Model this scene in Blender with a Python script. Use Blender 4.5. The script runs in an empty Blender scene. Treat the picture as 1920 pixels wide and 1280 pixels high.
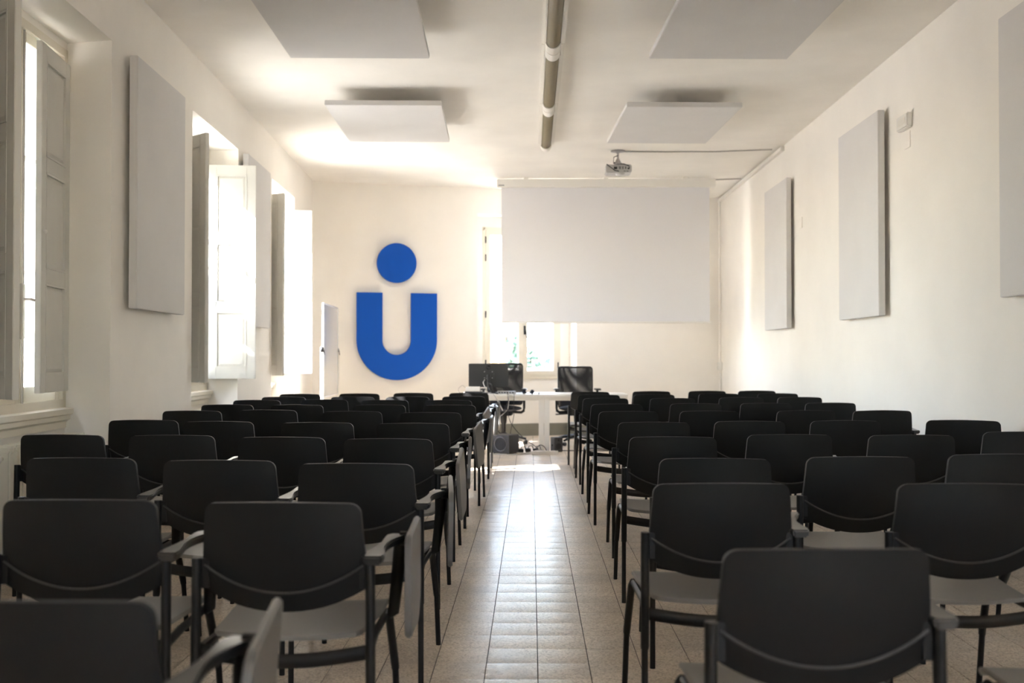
import bpy, bmesh, math, random
from mathutils import Vector, Matrix

random.seed(7)
scene = bpy.context.scene
COL = scene.collection
R = math.radians

# ------------------------------------------------------------------ camera
cam_d = bpy.data.cameras.new('camera')
cam = bpy.data.objects.new('camera', cam_d)
COL.objects.link(cam)
cam_d.sensor_width = 36.0
cam_d.lens = 36.0                                   # 1920 px focal length on a 1920 px frame
cam.location = (0, 0, 1.2)
cam.rotation_euler = (R(90) + math.atan(28 / 1920), 0, math.atan(36 / 1920))
cam_d.clip_start = 0.05
cam_d.clip_end = 400
cam_d.dof.use_dof = True
cam_d.dof.focus_distance = 5.6
cam_d.dof.aperture_fstop = 2.8
scene.camera = cam

# ------------------------------------------------------------------ world, sun, exposure
SUN_DIR = Vector((1.0, 0.60, -0.87)).normalized()   # the way the light travels
w = bpy.data.worlds.new('daylight'); scene.world = w
w.use_nodes = True
nt = w.node_tree; nt.nodes.clear()
n_out = nt.nodes.new('ShaderNodeOutputWorld')
n_bg = nt.nodes.new('ShaderNodeBackground')
n_sky = nt.nodes.new('ShaderNodeTexSky')
n_sky.sky_type = 'NISHITA'
n_sky.sun_disc = False
n_sky.sun_elevation = math.asin(-SUN_DIR.z)
n_sky.sun_rotation = math.atan2(-SUN_DIR.x, -SUN_DIR.y)
n_sky.dust_density = 0.25
n_hs = nt.nodes.new('ShaderNodeHueSaturation')
n_hs.inputs['Saturation'].default_value = 0.62
n_bg.inputs['Strength'].default_value = 0.36
nt.links.new(n_sky.outputs[0], n_hs.inputs['Color'])
nt.links.new(n_hs.outputs[0], n_bg.inputs['Color'])
nt.links.new(n_bg.outputs[0], n_out.inputs[0])

sun_d = bpy.data.lights.new('sun', 'SUN')
sun_d.energy = 6.6
sun_d.angle = R(0.55)
sun_d.color = (1.0, 0.975, 0.945)
sun = bpy.data.objects.new('sun', sun_d); COL.objects.link(sun)
sun.rotation_euler = SUN_DIR.to_track_quat('-Z', 'Y').to_euler()
sun.location = (-20, -10, 20)

vs = scene.view_settings
vs.view_transform = 'Standard'; vs.look = 'None'; vs.gamma = 1.0
vs.use_curve_mapping = False
vs.exposure = 3.72
cy = scene.cycles
cy.max_bounces = 12; cy.diffuse_bounces = 8; cy.glossy_bounces = 4
cy.transparent_max_bounces = 16; cy.transmission_bounces = 6
cy.caustics_reflective = False; cy.caustics_refractive = False
cy.sample_clamp_indirect = 6.0
cy.use_denoising = True

# ------------------------------------------------------------------ materials
def mat(name, color, rough=0.6, spec=0.5, metal=0.0, noise=0.0, nscale=6.0, bump=0.0, bscale=60.0, coat=0.0, detail=4.0):
    m = bpy.data.materials.new(name); m.use_nodes = True
    t = m.node_tree; b = t.nodes['Principled BSDF']
    b.inputs['Base Color'].default_value = (*color, 1)
    b.inputs['Roughness'].default_value = rough
    b.inputs['Specular IOR Level'].default_value = spec
    b.inputs['Metallic'].default_value = metal
    b.inputs['Coat Weight'].default_value = coat
    tc = t.nodes.new('ShaderNodeTexCoord')
    if noise > 0:
        n = t.nodes.new('ShaderNodeTexNoise'); n.inputs['Scale'].default_value = nscale; n.inputs['Detail'].default_value = detail
        r = t.nodes.new('ShaderNodeValToRGB')
        r.color_ramp.elements[0].position = 0.3; r.color_ramp.elements[1].position = 0.7
        r.color_ramp.elements[0].color = (*[c * (1 - noise) for c in color], 1)
        r.color_ramp.elements[1].color = (*[min(1, c * (1 + noise)) for c in color], 1)
        t.links.new(tc.outputs['Object'], n.inputs['Vector'])
        t.links.new(n.outputs['Fac'], r.inputs['Fac'])
        t.links.new(r.outputs['Color'], b.inputs['Base Color'])
    if bump > 0:
        n2 = t.nodes.new('ShaderNodeTexNoise'); n2.inputs['Scale'].default_value = bscale; n2.inputs['Detail'].default_value = 3
        bp = t.nodes.new('ShaderNodeBump'); bp.inputs['Strength'].default_value = bump; bp.inputs['Distance'].default_value = 0.01
        t.links.new(tc.outputs['Object'], n2.inputs['Vector'])
        t.links.new(n2.outputs['Fac'], bp.inputs['Height'])
        t.links.new(bp.outputs['Normal'], b.inputs['Normal'])
    return m

M = {}
M['plaster'] = mat('cream_plaster', (0.90, 0.866, 0.812), 0.85, 0.2, noise=0.035, nscale=1.3, bump=0.12, bscale=14)
M['ceiling'] = mat('ceiling_plaster', (0.895, 0.868, 0.818), 0.9, 0.15, noise=0.04, nscale=1.7, bump=0.15, bscale=9)
M['outer'] = mat('outer_render', (0.72, 0.66, 0.52), 0.9, 0.1)
M['panel'] = mat('acoustic_fabric', (0.72, 0.705, 0.695), 0.95, 0.1, noise=0.02, nscale=3, bump=0.1, bscale=500)
M['paint'] = mat('white_wood_paint', (0.70, 0.685, 0.645), 0.42, 0.45, noise=0.03, nscale=5, bump=0.06, bscale=25)
M['frame'] = mat('cream_frame_paint', (0.78, 0.73, 0.63), 0.45, 0.4, noise=0.02, nscale=5)
M['screen'] = mat('projection_fabric', (0.77, 0.765, 0.79), 0.9, 0.1)
M['whiteplastic'] = mat('white_plastic', (0.80, 0.78, 0.74), 0.4, 0.5)
M['brass'] = mat('bolt_steel', (0.55, 0.52, 0.48), 0.35, 0.5, metal=0.8)
M['black'] = mat('black_plastic', (0.0075, 0.0075, 0.008), 0.5, 0.25, bump=0.12, bscale=900)
M['ridge'] = mat('ridge_highlight', (0.022, 0.022, 0.023), 0.35, 0.6)  # greyer than the backrest, painting the highlight along its crease
M['seat'] = mat('seat_sheen_plastic', (0.17, 0.163, 0.152), 0.38, 0.9, bump=0.08, bscale=900)  # black plastic whose grazing sheen is put into a grey base
M['tube'] = mat('black_steel_tube', (0.007, 0.007, 0.0075), 0.42, 0.3)
M['armpad'] = mat('black_arm_plastic', (0.02, 0.0195, 0.019), 0.3, 0.6)
M['tablet'] = mat('grey_tablet_laminate', (0.13, 0.125, 0.12), 0.4, 0.5)
M['blue'] = mat('sign_blue', (0.003, 0.088, 0.50), 0.5, 0.2)
M['bluecard'] = mat('sign_white_edge', (0.75, 0.75, 0.78), 0.5, 0.3)
M['louvre'] = mat('olive_louvre', (0.19, 0.15, 0.075), 0.5, 0.4, noise=0.05, nscale=40)
M['lampwhite'] = mat('lamp_white_metal', (0.78, 0.75, 0.69), 0.35, 0.5)
M['alu'] = mat('aluminium', (0.75, 0.76, 0.78), 0.35, 0.5, metal=0.6)
M['board'] = mat('whiteboard_enamel', (0.62, 0.62, 0.62), 0.15, 0.6)
M['desk'] = mat('white_desk_laminate', (0.84, 0.82, 0.78), 0.3, 0.5)
M['desktop_black'] = mat('monitor_black', (0.025, 0.025, 0.026), 0.32, 0.5)
M['logo'] = mat('monitor_logo', (0.004, 0.004, 0.005), 0.2, 0.6)
M['navy'] = mat('dark_upholstery', (0.012, 0.014, 0.022), 0.8, 0.3, bump=0.1, bscale=400)
M['mesh'] = mat('black_mesh_strand', (0.012, 0.012, 0.014), 0.6, 0.4)
M['speaker'] = mat('speaker_grey', (0.055, 0.055, 0.06), 0.5, 0.4)
M['cone'] = mat('speaker_cone', (0.02, 0.02, 0.024), 0.5, 0.4)
M['ring'] = mat('speaker_ring', (0.25, 0.26, 0.30), 0.3, 0.5, metal=0.3)
M['cablew'] = mat('pale_cable', (0.5, 0.48, 0.45), 0.5, 0.4)
M['cableb'] = mat('black_cable', (0.015, 0.015, 0.016), 0.5, 0.4)
M['base'] = mat('grey_skirting', (0.24, 0.235, 0.195), 0.6, 0.3, noise=0.08, nscale=4)
M['grout'] = mat('floor_grout', (0.075, 0.062, 0.05), 0.9, 0.1)
M['radiator'] = mat('radiator_enamel', (0.74, 0.71, 0.62), 0.4, 0.5)
M['ground'] = mat('pale_gravel', (0.62, 0.58, 0.52), 0.95, 0.1, noise=0.1, nscale=2)
M['yellow'] = mat('yellow_boards', (0.34, 0.20, 0.06), 0.7, 0.2, noise=0.05, nscale=4)
M['leaf'] = mat('leaf_green', (0.075, 0.13, 0.095), 0.5, 0.4, noise=0.3, nscale=3)
M['agave'] = mat('agave_leaf', (0.30, 0.38, 0.30), 0.5, 0.3)
M['bark'] = mat('bark', (0.14, 0.10, 0.07), 0.9, 0.1, noise=0.2, nscale=8)
M['iron'] = mat('dark_iron', (0.03, 0.03, 0.03), 0.5, 0.4)
M['handle'] = mat('black_handle', (0.012, 0.013, 0.016), 0.4, 0.5)
M['ink'] = mat('grey_print', (0.3, 0.3, 0.3), 0.6, 0.2)
M['steel'] = mat('grey_steel', (0.42, 0.41, 0.42), 0.35, 0.5, metal=0.7)
M['projector'] = mat('projector_grey', (0.58, 0.57, 0.56), 0.4, 0.5)

def terrazzo():
    m = bpy.data.materials.new('polished_terrazzo'); m.use_nodes = True
    t = m.node_tree; b = t.nodes['Principled BSDF']
    tc = t.nodes.new('ShaderNodeTexCoord')
    geo = t.nodes.new('ShaderNodeNewGeometry')
    oi = t.nodes.new('ShaderNodeObjectInfo')
    v = t.nodes.new('ShaderNodeTexVoronoi'); v.inputs['Scale'].default_value = 150
    n = t.nodes.new('ShaderNodeTexNoise'); n.inputs['Scale'].default_value = 2.2; n.inputs['Detail'].default_value = 6
    t.links.new(geo.outputs['Position'], v.inputs['Vector'])
    t.links.new(geo.outputs['Position'], n.inputs['Vector'])
    r = t.nodes.new('ShaderNodeValToRGB')
    e = r.color_ramp.elements
    e[0].position = 0.0; e[0].color = (0.42, 0.355, 0.285, 1)
    e[1].position = 1.0; e[1].color = (0.76, 0.69, 0.60, 1)
    a = r.color_ramp.elements.new(0.35); a.color = (0.61, 0.535, 0.45, 1)
    sp = t.nodes.new('ShaderNodeSeparateColor')
    t.links.new(v.outputs['Color'], sp.inputs[0])
    t.links.new(sp.outputs[0], r.inputs['Fac'])
    r2 = t.nodes.new('ShaderNodeValToRGB')
    r2.color_ramp.elements[0].position = 0.35; r2.color_ramp.elements[0].color = (0.80, 0.78, 0.75, 1)
    r2.color_ramp.elements[1].position = 0.65; r2.color_ramp.elements[1].color = (1.15, 1.1, 1.05, 1)
    t.links.new(n.outputs['Fac'], r2.inputs['Fac'])
    mx = t.nodes.new('ShaderNodeMix'); mx.data_type = 'RGBA'; mx.blend_type = 'MULTIPLY'
    mx.inputs[0].default_value = 1.0
    t.links.new(r.outputs[0], mx.inputs[6]); t.links.new(r2.outputs[0], mx.inputs[7])
    t.links.new(mx.outputs[2], b.inputs['Base Color'])
    b.inputs['Roughness'].default_value = 0.17
    b.inputs['Specular IOR Level'].default_value = 0.22
    n3 = t.nodes.new('ShaderNodeTexNoise'); n3.inputs['Scale'].default_value = 30; n3.inputs['Detail'].default_value = 2
    mr = t.nodes.new('ShaderNodeMapRange'); mr.inputs['To Min'].default_value = 0.22; mr.inputs['To Max'].default_value = 0.40
    t.links.new(geo.outputs['Position'], n3.inputs['Vector'])
    t.links.new(n.outputs['Fac'], mr.inputs['Value']); t.links.new(mr.outputs[0], b.inputs['Roughness'])
    return m
M['tile'] = terrazzo()

def glass():
    m = bpy.data.materials.new('window_glass'); m.use_nodes = True
    t = m.node_tree; t.nodes.clear()
    o = t.nodes.new('ShaderNodeOutputMaterial')
    tr = t.nodes.new('ShaderNodeBsdfTransparent'); tr.inputs[0].default_value = (0.975, 0.972, 0.97, 1)
    gl = t.nodes.new('ShaderNodeBsdfGlossy'); gl.inputs['Roughness'].default_value = 0.02
    lwt = t.nodes.new('ShaderNodeLayerWeight'); lwt.inputs['Blend'].default_value = 0.5
    pw = t.nodes.new('ShaderNodeMath'); pw.operation = 'POWER'; pw.inputs[1].default_value = 5.0
    fr = t.nodes.new('ShaderNodeMath'); fr.operation = 'MULTIPLY_ADD'; fr.inputs[1].default_value = 0.5; fr.inputs[2].default_value = 0.03
    t.links.new(lwt.outputs['Facing'], pw.inputs[0]); t.links.new(pw.outputs[0], fr.inputs[0])
    mx = t.nodes.new('ShaderNodeMixShader')
    t.links.new(fr.outputs[0], mx.inputs[0]); t.links.new(tr.outputs[0], mx.inputs[1]); t.links.new(gl.outputs[0], mx.inputs[2])
    t.links.new(mx.outputs[0], o.inputs[0])
    return m
M['glass'] = glass()

# ------------------------------------------------------------------ mesh builder
class MB:
    def __init__(self): self.v = []; self.f = []
    def add(self, vs_, fs): 
        o = len(self.v); self.v += [tuple(p) for p in vs_]; self.f += [[i + o for i in f] for f in fs]; return self
    def box(self, x0, x1, y0, y1, z0, z1):
        return self.add([(x0,y0,z0),(x1,y0,z0),(x1,y1,z0),(x0,y1,z0),(x0,y0,z1),(x1,y0,z1),(x1,y1,z1),(x0,y1,z1)],
            [[0,3,2,1],[4,5,6,7],[0,1,5,4],[1,2,6,5],[2,3,7,6],[3,0,4,7]])
    def prism(self, poly, a0, a1, axis='z'):
        n = len(poly)
        def pt(p, a): return {'z': (p[0], p[1], a), 'x': (a, p[0], p[1]), 'y': (p[0], a, p[1])}[axis]
        vv = [pt(p, a0) for p in poly] + [pt(p, a1) for p in poly]
        return self.add(vv, [list(range(n))[::-1], list(range(n, 2 * n))] + [[i, (i + 1) % n, n + (i + 1) % n, n + i] for i in range(n)])
    def tube(self, path, rad, seg=8, sx=1.0, sy=1.0, up=Vector((0, 0, 1)), cap=True):
        path = [Vector(p) for p in path]; n = len(path)
        rads = rad if isinstance(rad, (list, tuple)) else [rad] * n
        vv = []
        for i, p in enumerate(path):
            d = (path[min(i + 1, n - 1)] - path[max(i - 1, 0)])
            d = d.normalized() if d.length > 1e-9 else Vector((0, 0, 1))
            u = up if abs(d.dot(up)) < 0.95 else Vector((0, 1, 0))
            a = d.cross(u).normalized(); b = a.cross(d).normalized()
            for k in range(seg):
                t = 2 * math.pi * k / seg
                vv.append(p + a * (math.cos(t) * rads[i] * sx) + b * (math.sin(t) * rads[i] * sy))
        ff = []
        for i in range(n - 1):
            for k in range(seg):
                k2 = (k + 1) % seg
                ff.append([i*seg+k, i*seg+k2, (i+1)*seg+k2, (i+1)*seg+k])
        if cap:
            ff.append(list(range(seg))[::-1]); ff.append([(n-1)*seg+k for k in range(seg)])
        return self.add(vv, ff)
    def lathe(self, prof, seg=20, c=(0, 0, 0), axis='z'):
        vv = []; n = len(prof)
        for r_, h in prof:
            for k in range(seg):
                t = 2 * math.pi * k / seg; x = math.cos(t) * r_; y = math.sin(t) * r_
                p = {'z': (x, y, h), 'y': (x, h, -y), 'x': (h, x, y)}[axis]
                vv.append((p[0] + c[0], p[1] + c[1], p[2] + c[2]))
        ff = [[i*seg+k, i*seg+(k+1)%seg, (i+1)*seg+(k+1)%seg, (i+1)*seg+k] for i in range(n-1) for k in range(seg)]
        ff.append(list(range(seg))[::-1]); ff.append([(n-1)*seg+k for k in range(seg)])
        return self.add(vv, ff)
    def sphere(self, c, r, seg=14, rings=8, s=(1, 1, 1)):
        prof = [(max(1e-4, math.sin(math.pi * i / rings)) * r, -math.cos(math.pi * i / rings) * r) for i in range(rings + 1)]
        o = len(self.v); self.lathe(prof, seg)
        for i in range(o, len(self.v)):
            p = self.v[i]; self.v[i] = (p[0]*s[0]+c[0], p[1]*s[1]+c[1], p[2]*s[2]+c[2])
        return self
    def xf(self, mtx, start=0):
        for i in range(start, len(self.v)): self.v[i] = tuple(mtx @ Vector(self.v[i]))
        return self
    def build(self, name, m, parent=None, bevel=0.0, smooth=None, seg=2, loc=None, rotz=None):
        me = bpy.data.meshes.new(name); me.from_pydata([tuple(p) for p in self.v], [], self.f)
        bm = bmesh.new(); bm.from_mesh(me)
        bmesh.ops.recalc_face_normals(bm, faces=bm.faces)
        if bevel > 0:
            es = [e for e in bm.edges if e.is_manifold and e.calc_face_angle(0) > R(35)]
            bmesh.ops.bevel(bm, geom=es, offset=bevel, segments=seg, affect='EDGES', clamp_overlap=True)
        bm.to_mesh(me); bm.free()
        if smooth or (smooth is None and bevel > 0):
            for p in me.polygons: p.use_smooth = True
            me.set_sharp_from_angle(angle=R(45))
        if m: me.materials.append(m)
        o = bpy.data.objects.new(name, me); COL.objects.link(o)
        if parent: o.parent = parent
        if loc is not None: o.location = loc
        if rotz is not None: o.rotation_euler.z = rotz
        return o

def B(x0, x1, y0, y1, z0, z1): return MB().box(x0, x1, y0, y1, z0, z1)
def empty(name, loc=(0, 0, 0), rotz=0.0, parent=None):
    o = bpy.data.objects.new(name, None); COL.objects.link(o); o.location = loc; o.rotation_euler.z = rotz
    o.empty_display_size = 0.1
    if parent: o.parent = parent
    return o
def tag(o, label, cat, group=None):
    o['label'] = label; o['category'] = cat
    if group: o['group'] = group
    return o
def struct(o): o['kind'] = 'structure'; return o
def copy_tree(o, parent=None):
    c = o.copy(); COL.objects.link(c)
    if parent: c.parent = parent
    for ch in list(o.children): copy_tree(ch, c)
    return c

# ------------------------------------------------------------------ room frame
H = 3.665
LA = math.atan(0.0517)                     # left wall leans off the room axis
LW = (-2.321, 0.0)                         # its foot at y = 0
BL = Vector((-3.06, 14.298, 0)); BR = Vector((2.953, 16.042, 0))
BA = math.atan2(BR.y - BL.y, BR.x - BL.x); BLEN = (BR - BL).length
RX = 2.953
REAR = -2.6
def lw(u, v=0.0, z=0.0):                   # left wall: u along it, v into the wall
    t = Vector((-math.sin(LA), math.cos(LA), 0)); n = Vector((-math.cos(LA), -math.sin(LA), 0))
    return Vector((LW[0], LW[1], 0)) + t * u + n * v + Vector((0, 0, z))

# floor: slab, tiles
floor = struct(MB().prism([(-2.15, REAR), (RX + .05, REAR), (RX + .05, 16.5), (.2, 16.3), (-3.75, 14.6)], -0.15, -0.004).build('floor', M['grout']))
TS = 0.2; GX = 0.0038; GY = 0.0016; X0 = 0.025; Y0 = 3.83
def tile_grid(px, py, dz=(0, 0, 0, 0)):
    xs = [0, 0.035, TS - GX - 0.035, TS - GX]; ys = [0, 0.03, TS - GY - 0.03, TS - GY]
    vv = []; 
    for j in range(4):
        for i in range(4):
            drop = (0.00020 if i in (0, 3) else 0) + (0.00095 if j in (0, 3) else 0)
            fx = xs[i] / TS; fy = ys[j] / TS
            z = dz[0]*(1-fx)*(1-fy) + dz[1]*fx*(1-fy) + dz[2]*fx*fy + dz[3]*(1-fx)*fy
            vv.append((px + xs[i], py + ys[j], z - drop))
    n = 16
    rim = [0, 1, 2, 3, 7, 11, 15, 14, 13, 12, 8, 4]
    ff = [[j*4+i, j*4+i+1, (j+1)*4+i+1, (j+1)*4+i] for j in range(3) for i in range(3)]
    for k in rim: vv.append((vv[k][0], vv[k][1], -0.006))
    for q in range(12):
        a, b_ = rim[q], rim[(q + 1) % 12]
        ff.append([a, n + q, n + (q + 1) % 12, b_])
    return vv, ff
tile_meshes = []
for q in range(14):
    vv, ff = tile_grid(0, 0, [random.uniform(-.0004, .0004) for _ in range(4)])
    me = bpy.data.meshes.new('tile'); me.from_pydata(vv, [], ff); me.materials.append(M['tile'])
    for p in me.polygons: p.use_smooth = True
    me.set_sharp_from_angle(angle=R(50)); tile_meshes.append(me)
rest = MB()
for i in range(-18, 16):
    for j in range(-33, 64):
        px = X0 + i * TS + GX / 2; py = Y0 + j * TS + GY / 2
        cx, cy_ = px + TS / 2, py + TS / 2
        if cx > RX + .05: continue
        if cx < lw(cy_, 0.33).x - .1: continue
        if cy_ > BL.y + (cx - BL.x) * (BR.y - BL.y) / (BR.x - BL.x) + .5: continue
        if -3 <= i <= 2 and -1 <= j < 49:
            o = bpy.data.objects.new('tile', random.choice(tile_meshes)); COL.objects.link(o)
            o.parent = floor; o.location = (px, py, 0)
        else:
            vv, ff = tile_grid(px, py, [random.uniform(-.0004, .0004) for _ in range(4)]); rest.add(vv, ff)
ro = rest.build('tile_field', M['tile'], floor); ro['kind'] = 'stuff'
for p in ro.data.polygons: p.use_smooth = True
ro.data.set_sharp_from_angle(angle=R(50))

ceiling = struct(MB().prism([(-2.2, REAR), (RX + .3, REAR), (RX + .3, 16.6), (2.7, 16.6), (-3.7, 14.6)], H, H + 0.2).build('ceiling', M['ceiling']))
struct(B(RX, RX + .3, REAR - .3, 16.6, -.15, H + .2).build('wall_right', M['plaster']))
FILL_WIN = [(1.0, 2.1)]; RZ0, RZ1 = .9, 3.0  # unseen window added behind the camera for fill light
rw = MB()
for (a, b_) in ((-2.6, 1.0), (2.1, RX + .3)): rw.box(a, b_, REAR - .3, REAR, -.15, H + .2)
for (a, b_) in FILL_WIN: rw.box(a, b_, REAR - .3, REAR, -.15, RZ0); rw.box(a, b_, REAR - .3, REAR, RZ1, H + .2)
struct(rw.build('wall_rear', M['plaster']))

# left wall with three window recesses
WIN = [(4.85, 6.412, 5.26, 6.48), (8.24, 9.829, 8.66, 9.88), (11.442, 12.856, 11.69, 12.91)]   # recess u0,u1; window u0,u1
ZR = 3.2; VD = 0.31; VT = 0.56; ZS = 0.86; ZH = 3.15
lwm = MB()
edges = [(-2.9, -2.9)] + [e for w_ in WIN for e in ((w_[0], w_[0] - .04), (w_[1], w_[1] + .08))] + [(14.62, 14.62)]
for k in range(0, len(edges), 2):
    (a, ai), (b_, bi) = edges[k], edges[k + 1]
    lwm.prism([(a, 0), (b_, 0), (bi, VD), (bi, VT), (ai, VT), (ai, VD)], -.15, H + .1)
for (r0, r1, w0, w1) in WIN:
    lwm.prism([(r0, 0), (r1, 0), (r1 + .08, VD), (r1 + .08, VT), (r0 - .04, VT), (r0 - .04, VD)], ZR, H + .1)
    lwm.box(r0 - .04, w0, VD, VT, -.15, ZR)
    lwm.box(w1, r1 + .08 if r1 + .08 > w1 else w1 + .001, VD, VT, -.15, ZR)
    lwm.box(w0, w1, VD, VT, -.15, ZS)
    lwm.box(w0, w1, VD, VT, ZH, ZR)
m_l = Matrix.Translation((LW[0], LW[1], 0)) @ Matrix(((-math.sin(LA), -math.cos(LA), 0, 0), (math.cos(LA), -math.sin(LA), 0, 0), (0, 0, 1, 0), (0, 0, 0, 1)))
struct(lwm.xf(m_l).build('wall_left', M['plaster']))

# back wall with the window niche (s along the wall, d out of the room)
NS0, NS1, ND, BT = 2.366, 3.894, 0.36, 0.62
BW0, BW1, BZ0, BZ1 = 2.53, 3.75, 0.89, 3.14
bwm = MB()
bwm.box(-.6, NS0, 0, BT, -.15, H + .1); bwm.box(NS1, BLEN + .4, 0, BT, -.15, H + .1)
bwm.box(NS0, NS1, 0, BT, 3.29, H + .1)
bwm.box(NS0, BW0, ND, BT, -.15, 3.29); bwm.box(BW1, NS1, ND, BT, -.15, 3.29)
bwm.box(BW0, BW1, ND, BT, -.15, BZ0); bwm.box(BW0, BW1, ND, BT, BZ1, 3.29)
m_b = Matrix.Translation(BL) @ Matrix.Rotation(BA, 4, 'Z')
struct(bwm.xf(m_b).build('wall_back', M['plaster']))
def bw(s, d, z): return m_b @ Vector((s, d, z))

bb = MB()
bb.box(0, NS0, -.014, 0, 0, .185); bb.box(NS0, NS0 + .014, -.014, ND, 0, .185)
bb.box(NS0, NS1, ND - .014, ND, 0, .185); bb.box(NS1 - .014, NS1, -.014, ND, 0, .185); bb.box(NS1, BLEN, -.014, 0, 0, .185)
struct(bb.xf(m_b).build('baseboard_back', M['base']))
struct(B(RX - .014, RX, REAR, 15.98, 0, .185).build('baseboard_right', M['base']))

# ------------------------------------------------------------------ casement windows with inner shutters, left wall
def shutter_leaf(parent, hinge, ang, zb=0.985, zt=3.04, width=0.50, side=1):
    """leaf in local x from the hinge; side=-1 mirrors the hinge"""
    e = MB(); t = 0.034; st = 0.085
    hz = zt - zb
    rails = [0.0, hz * 0.335, hz * 0.655, hz]
    e.box(0, st, -t/2, t/2, 0, hz); e.box(width - st, width, -t/2, t/2, 0, hz)
    rr = [(0, .105), (rails[1] - .045, rails[1] + .045), (rails[2] - .045, rails[2] + .045), (hz - .095, hz)]
    for a, b_ in rr: e.box(st, width - st, -t/2, t/2, a, b_)
    o = e.build('shutter', M['paint'], parent, bevel=0.003)
    o.location = (hinge[0], hinge[1], zb); o.rotation_euler.z = ang
    for k in range(3):
        z0, z1 = rr[k][1], rr[k + 1][0]
        p = MB(); x0, x1 = st, width - st
        for s in (-1, 1):
            q = .035
            ring = [[(x0, s*.006, z0), (x1, s*.006, z0), (x1, s*.006, z1), (x0, s*.006, z1)],
                    [(x0+.012, s*.004, z0+.012), (x1-.012, s*.004, z0+.012), (x1-.012, s*.004, z1-.012), (x0+.012, s*.004, z1-.012)],
                    [(x0+q, s*.013, z0+q), (x1-q, s*.013, z0+q), (x1-q, s*.013, z1-q), (x0+q, s*.013, z1-q)]]
            vv = sum(ring, [])
            ff = [[a*4+i, a*4+(i+1)%4, a*4+4+(i+1)%4, a*4+4+i] for a in range(2) for i in range(4)] + [[8, 9, 10, 11]]
            p.add(vv, ff)
        # moulding frame
        for s in (-1, 1):
            y0, y1 = sorted((s*.006, s*.0195)); mth = .012
            p.box(x0, x0+mth, y0, y1, z0, z1); p.box(x1-mth, x1, y0, y1, z0, z1)
            p.box(x0, x1, y0, y1, z0, z0+mth); p.box(x0, x1, y0, y1, z1-mth, z1)
        p.build('panel', M['paint'], o)
    for hzp in (.25, hz - .25):
        MB().tube([(-.004, .016*side, hzp - .05), (-.004, .016*side, hzp + .05)], .008, 8).build('hinge', M['frame'], o, smooth=True)
    MB().lathe([(.009, 0), (.013, .012), (.006, .022)], 10, (width - .04, t/2, hz * .46), 'y').build('knob', M['whiteplastic'], o, smooth=True)
    return o

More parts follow.
